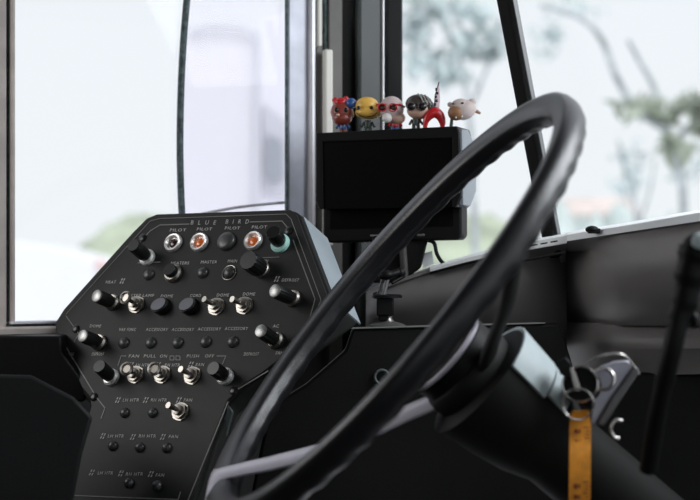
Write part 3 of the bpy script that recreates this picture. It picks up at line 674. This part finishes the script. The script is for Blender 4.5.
# 4 dark hair and goggles
t, b = fig('toy_figurine', 418, 'small toy figurine with dark streaked hair and black goggles')
body(t, b, 416, 'green', 'green')
obj('head', MB().ball(FP(b, 419, 110.5), (.0160, .0140, .0120)), M['skin'], t)
hr = obj('hair', MB().ball(FP(b, 419, 104.0, .002), (.0180, .0160, .0130)).ball(FP(b, 429, 108, .002), (.008, .012, .010)), M['hair'], t)
mb = MB()
for k, x in enumerate((421, 424.5, 428)): mb.tube(spline([FP(b, x-3, 93.8+k*.6, -.003), FP(b, x+.5, 98+k, -.0135), FP(b, x+3, 105, -.0135)], 6), .0009, 8)
obj('hair_streaks', mb, M['streak'], hr)
mb = MB()
for x in (411, 422): mb.ball(FP(b, x, 106.5, -.0145), (.0062, .0030, .0048))
gg = obj('goggles', mb, M['toyblack'], t)
mb = MB()
for x in (411, 422): mb.ring(FP(b, x, 106.5, -.0155), Vector((0, 1, 0)), .0052, .0008, 24, 6)
obj('goggle_rims', mb, M['hair'], gg)
# 5 red arched piece with a spiked checked blade
ob = MM @ Vector((mon(434, 130, .002).x, .002, 0)); ob.z = TOPZ(434)
t = thing('toy_ornament', 'red arched toy piece with a pointed pink checked blade between two figurines', 'toy', ob)
arc_ = spline([FP(ob, 425, 129), FP(ob, 426, 121), FP(ob, 430, 115), FP(ob, 435, 112.5), FP(ob, 440, 116), FP(ob, 442.5, 123), FP(ob, 442, 128)], 6)
obj('arch', MB().tube(arc_, [.0026+.0046*math.sin(PI*i/(len(arc_)-1))**1.5 for i in range(len(arc_))], 12), M['red'], t)
bl = [(433.5, 113), (435, 95), (439, 82), (440, 98), (439, 114)]
bd = obj('blade', MB().hexa([FP(ob, x, y, -.001) for x, y in bl], [FP(ob, x, y, .0012) for x, y in bl]), M['pink'], t)
mb = MB()
for i in range(7):
    y = 88+i*3.8; x = 437.6-(y-88)*.08+(0 if i % 2 else -1.2)
    q = [(x-1.1, y), (x+1.1, y), (x+1.0, y+2.7), (x-1.2, y+2.7)]; mb.hexa([FP(ob, a, c, -.0016) for a, c in q], [FP(ob, a, c, -.0008) for a, c in q])
mb.tube([FP(ob, 433.8, 113, -.0012), FP(ob, 435.2, 95, -.0012), FP(ob, 439, 82, -.0012)], .0007, 6)
obj('dark_checks', mb, M['toyblack'], bd, smooth=False)
# 6 tan animal head on peg
t, b = fig('toy_animal', 455, 'small tan toy animal head with a pale back, rightmost on the monitor', .004)
del t['group']
X1 = Vector((.95, .12, .25)).normalized(); Y1 = UP.cross(X1).normalized(); Z1 = X1.cross(Y1); AX = (X1, Y1, Z1)
hd = obj('head', MB().ball(FP(b, 464, 110), (.0165, .0125, .0130), AX).ball(FP(b, 460, 107), (.0130, .0120, .0110), AX), M['tanlight'], t)
obj('muzzle', MB().ball(FP(b, 456.5, 112.5, -.003), (.0115, .0110, .0105), AX), M['tan'], t)
obj('ear', MB().ball(FP(b, 472, 102), (.0060, .004, .0045), AX), M['tanlight'], t)
obj('ear', MB().ball(FP(b, 450, 104.5, .004), (.0035, .003, .0035), AX), M['tanlight'], t)
obj('tail', MB().cyl(FP(b, 476, 111), FP(b, 480.5, 113.5), .0028, .0015), M['tan'], t)
obj('eye', MB().ball(FP(b, 453, 103.8, -.0085), (.0014, .0012, .0012)), M['toyblack'], t)
obj('eye', MB().ball(FP(b, 462.5, 103.0, -.0115), (.0019, .0012, .0013)), M['toyblack'], t)
obj('tooth', MB().ball(FP(b, 456, 117.5, -.0125), (.001, .001, .0015)).ball(FP(b, 462, 116.5, -.011), (.001, .001, .0015)), M['white'], t)
obj('peg', MB().cyl(Vector((FP(b, 451, 120).x, b.y, b.z)), FP(b, 452, 117), .0024, .0020), M['green'], t)
# ------------------------------------------------------------------ outside
GZ = -1.0
mb = MB(); mb.add([(-90, 3.2, GZ), (90, 3.2, GZ), (140, 260, GZ), (-140, 260, GZ)], [(0, 1, 2, 3)])
ground = tag(obj('ground', mb, M['concrete'], smooth=False), kind='structure')
def bumpy(mb, c, r, n=26, m=14, amp=.12):
    k = len(mb.v); mb.ball(c, r, n=n, m=m); c = Vector(c)
    for i in range(k, len(mb.v)):
        mb.v[i] = c+(mb.v[i]-c)*(1+random.uniform(-amp, amp))
    return mb
def mound(px0, px1, py, D, m, label, name='grassy_mound', cat='mound'):
    a, b = P(px0, 250, D), P(px1, 250, D); top = P(0, py, D).z
    c = (a+b)/2; c.z = GZ; o = obj(name, bumpy(MB(), c, ((b-a).length/2, 4, top-GZ), amp=.03), m); return tag(o, label, cat)
mound(45, 260, 214, 32, M['grass'], 'pale green grassy mound outside the side window')
rp_ = [(-90, 232), (52, 249), (84, 258), (112, 272), (150, 306), (190, 350), (190, 370), (-90, 370)]
rmp = tag(obj('concrete_ramp', MB().hexa([P(x, y, 22) for x, y in rp_], [P(x, y, 22)+Vector((0, 2.5, 0)) for x, y in rp_]), M['concrete'], bevel=.03), 'pale sloping concrete ramp outside the side window below the mound', 'ramp')
tag(obj('kerb_rail', MB().tube([P(96, 262.2, 21.95), P(113, 270.5, 21.95), P(132, 287, 21.95)], .06, 8), M['redpaint']), 'thin faded red rail on the slope of the concrete ramp', 'rail')
o = mound(380, 560, 213, 45, M['grass'], 'pale green grassy slope outside the windshield behind the wheel')
# parked white bus beyond the tinted pane
D = 11
bus = thing('parked_bus', 'white parked bus seen through the tinted sliding pane', 'bus', Vector((P(235, 250, D).x, D, GZ)))
pr = [(176, GZ)] ; pts = [P(174, 230, D), P(174, 60, D), P(180, 42, D), P(192, 33, D), P(215, 26, D), P(240, 28, D), P(252, 34, D), P(259, 44, D), P(259, 230, D)]
for q in (pts[0], pts[-1]): q.z = GZ+.35
obj('body', MB().hexa(pts, [p+Vector((.3, 7, 0)) for p in pts]), M['busw'], bus, bevel=.03)
mb = MB().tube(spline([P(190, 34, D-.02), P(200, 28.5, D-.04), P(215, 25.5, D-.04), P(240, 27, D-.04), P(252, 33, D-.04), P(258, 42, D-.04), P(257, 120, D-.04), P(256, 215, D-.04)], 6), .022, 8)
obj('roof_seam', mb, M['busline'], bus)
sd = [P(262, 20, D+.2), P(330, -6, D+.2), P(330, 240, D+.2), P(262, 236, D+.2)]
obj('side_body', MB().hexa(sd, [p+Vector((.3, 5, 0)) for p in sd]), mat('bus_side_paint', (.92, .92, .96), .4), bus)
wn = [P(263, 104, D+.16), P(286, 122, D+.16), P(287, 196, D+.16), P(263, 190, D+.16)]
wd = obj('window', MB().hexa(wn, [p+Vector((0, .03, 0)) for p in wn]), mat('bus_window_frame', (.70, .71, .75), .4), bus)
wn = [P(268, 135, D+.12), P(282, 142, D+.12), P(283, 178, D+.12), P(268, 182, D+.12)]
obj('pane', MB().hexa(wn, [p+Vector((0, .03, 0)) for p in wn]), M['busg'], wd)
for x in (190, 245):
    c = P(x, 250, D); obj('wheel', MB().lathe(Vector((c.x, D+.6, GZ+.45)), Vector((1, 0, 0)), [(.3, -.12), (.45, -.1), (.45, .1), (.3, .12)], 28), M['gasket'], bus)
# trees
def tree(label, D, paths, clumps, m, leafn, name='leafy_tree', ls=.10):
    base = P(*paths[0][0][:2], D); t = thing(name, label, 'tree', Vector((base.x, base.y, GZ)))
    mb = MB()
    for pth in paths:
        pts = spline([P(x, y, D+dd) for (x, y, r, dd) in pth], 6); rr = []
        for i in range(len(pth)-1): rr += [(pth[i][2]*(1-k/6)+pth[i+1][2]*k/6)*D/FPX for k in range(6)]
        mb.tube(pts, rr+[pth[-1][2]*D/FPX], 10)
    obj('branches', mb, M['bark'], t)
    mb = MB()
    for (x, y, rx, ry) in clumps:
        c = P(x, y, D)
        for _ in range(leafn):
            q = Vector((random.gauss(0, .42), random.gauss(0, .42), random.gauss(0, .42)))
            p = c+Vector((q.x*rx*D/FPX, q.y*max(rx, ry)*D/FPX, q.z*ry*D/FPX))
            a = Vector((random.gauss(0, 1), random.gauss(0, 1), random.gauss(0, 1))).normalized(); e = a.orthogonal().normalized()
            s = ls*random.uniform(.5, 1.2); mb.add([p-a*s, p-e*s*.45, p+a*s, p+e*s*.45], [(0, 1, 2, 3)])
    obj('foliage', mb, m, t, smooth=False)
D = 11
gy = 250+(2.3)/D*FPX
tree('tree with bare curved branches and yellow-green leaves outside the right windshield pane', D,
     [[(682, gy, 6, 0), (680, 300, 5, 0), (684, 220, 4.5, 0), (680, 170, 4.5, 0), (670, 135, 4, 0), (640, 112, 4, 0), (618, 80, 3.6, 0), (602, 40, 3.2, 0), (580, 18, 2.8, 0), (540, 5, 2.2, 0)],
      [(668, 133, 3.5, 0), (655, 90, 3, .2), (640, 62, 2.4, .4), (628, 40, 2, .4)], [(676, 140, 3, 0), (700, 118, 3, 0), (730, 100, 2, 0)]],
     [(664, 117, 22, 12), (690, 104, 20, 14), (705, 120, 22, 24), (640, 108, 26, 12), (672, 150, 22, 16)], M['leaf'], 36, ls=.09)
D = 13; gy = 250+(2.3)/D*FPX
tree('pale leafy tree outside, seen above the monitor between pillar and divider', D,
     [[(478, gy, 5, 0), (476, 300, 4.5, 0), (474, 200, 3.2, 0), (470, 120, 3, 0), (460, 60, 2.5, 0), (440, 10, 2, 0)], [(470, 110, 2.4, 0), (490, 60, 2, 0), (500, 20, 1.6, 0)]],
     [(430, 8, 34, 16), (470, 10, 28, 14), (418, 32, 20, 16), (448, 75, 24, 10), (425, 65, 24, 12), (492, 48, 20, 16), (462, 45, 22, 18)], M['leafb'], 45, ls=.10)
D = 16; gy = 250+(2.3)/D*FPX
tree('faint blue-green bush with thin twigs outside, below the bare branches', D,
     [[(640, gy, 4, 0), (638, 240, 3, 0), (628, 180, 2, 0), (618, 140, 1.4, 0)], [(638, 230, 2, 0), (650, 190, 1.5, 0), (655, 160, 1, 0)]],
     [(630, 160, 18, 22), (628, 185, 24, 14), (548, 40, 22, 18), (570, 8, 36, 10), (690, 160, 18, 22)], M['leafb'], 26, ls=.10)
def hedge(px0, px1, py, D, m, label):
    mb = MB(); x = px0
    while x < px1:
        r = random.uniform(22, 34); c = P(x, 250, D); c.z = GZ
        bumpy(mb, c, (r*D/FPX, 1.2, P(0, py+random.uniform(-5, 6), D).z-GZ), 16, 10, .07); x += r*.9
    return tag(obj('hedge', mb, m), label, 'hedge')
hedge(560, 760, 212, 34, M['hedge'], 'pale blue-green hedge outside along the bottom of the right windshield pane')
D = 48
hs = thing('house', 'low distant house with a pinkish roof beyond the hedge', 'house', Vector((P(590, 250, D).x, D, GZ)))
a = P(560, 214, D); b = P(640, 214, D)
obj('wall', MB().box(((a.x+b.x)/2, D+2, (a.z+GZ)/2), b.x-a.x, 4, a.z-GZ), M['house'], hs)
rf = [P(556, 214, D-.4), P(644, 214, D-.4), P(632, 198, D+1.5), P(570, 198, D+1.5)]
obj('roof', MB().hexa(rf, [p+Vector((0, 3, 0)) for p in rf]), M['roof'], hs)
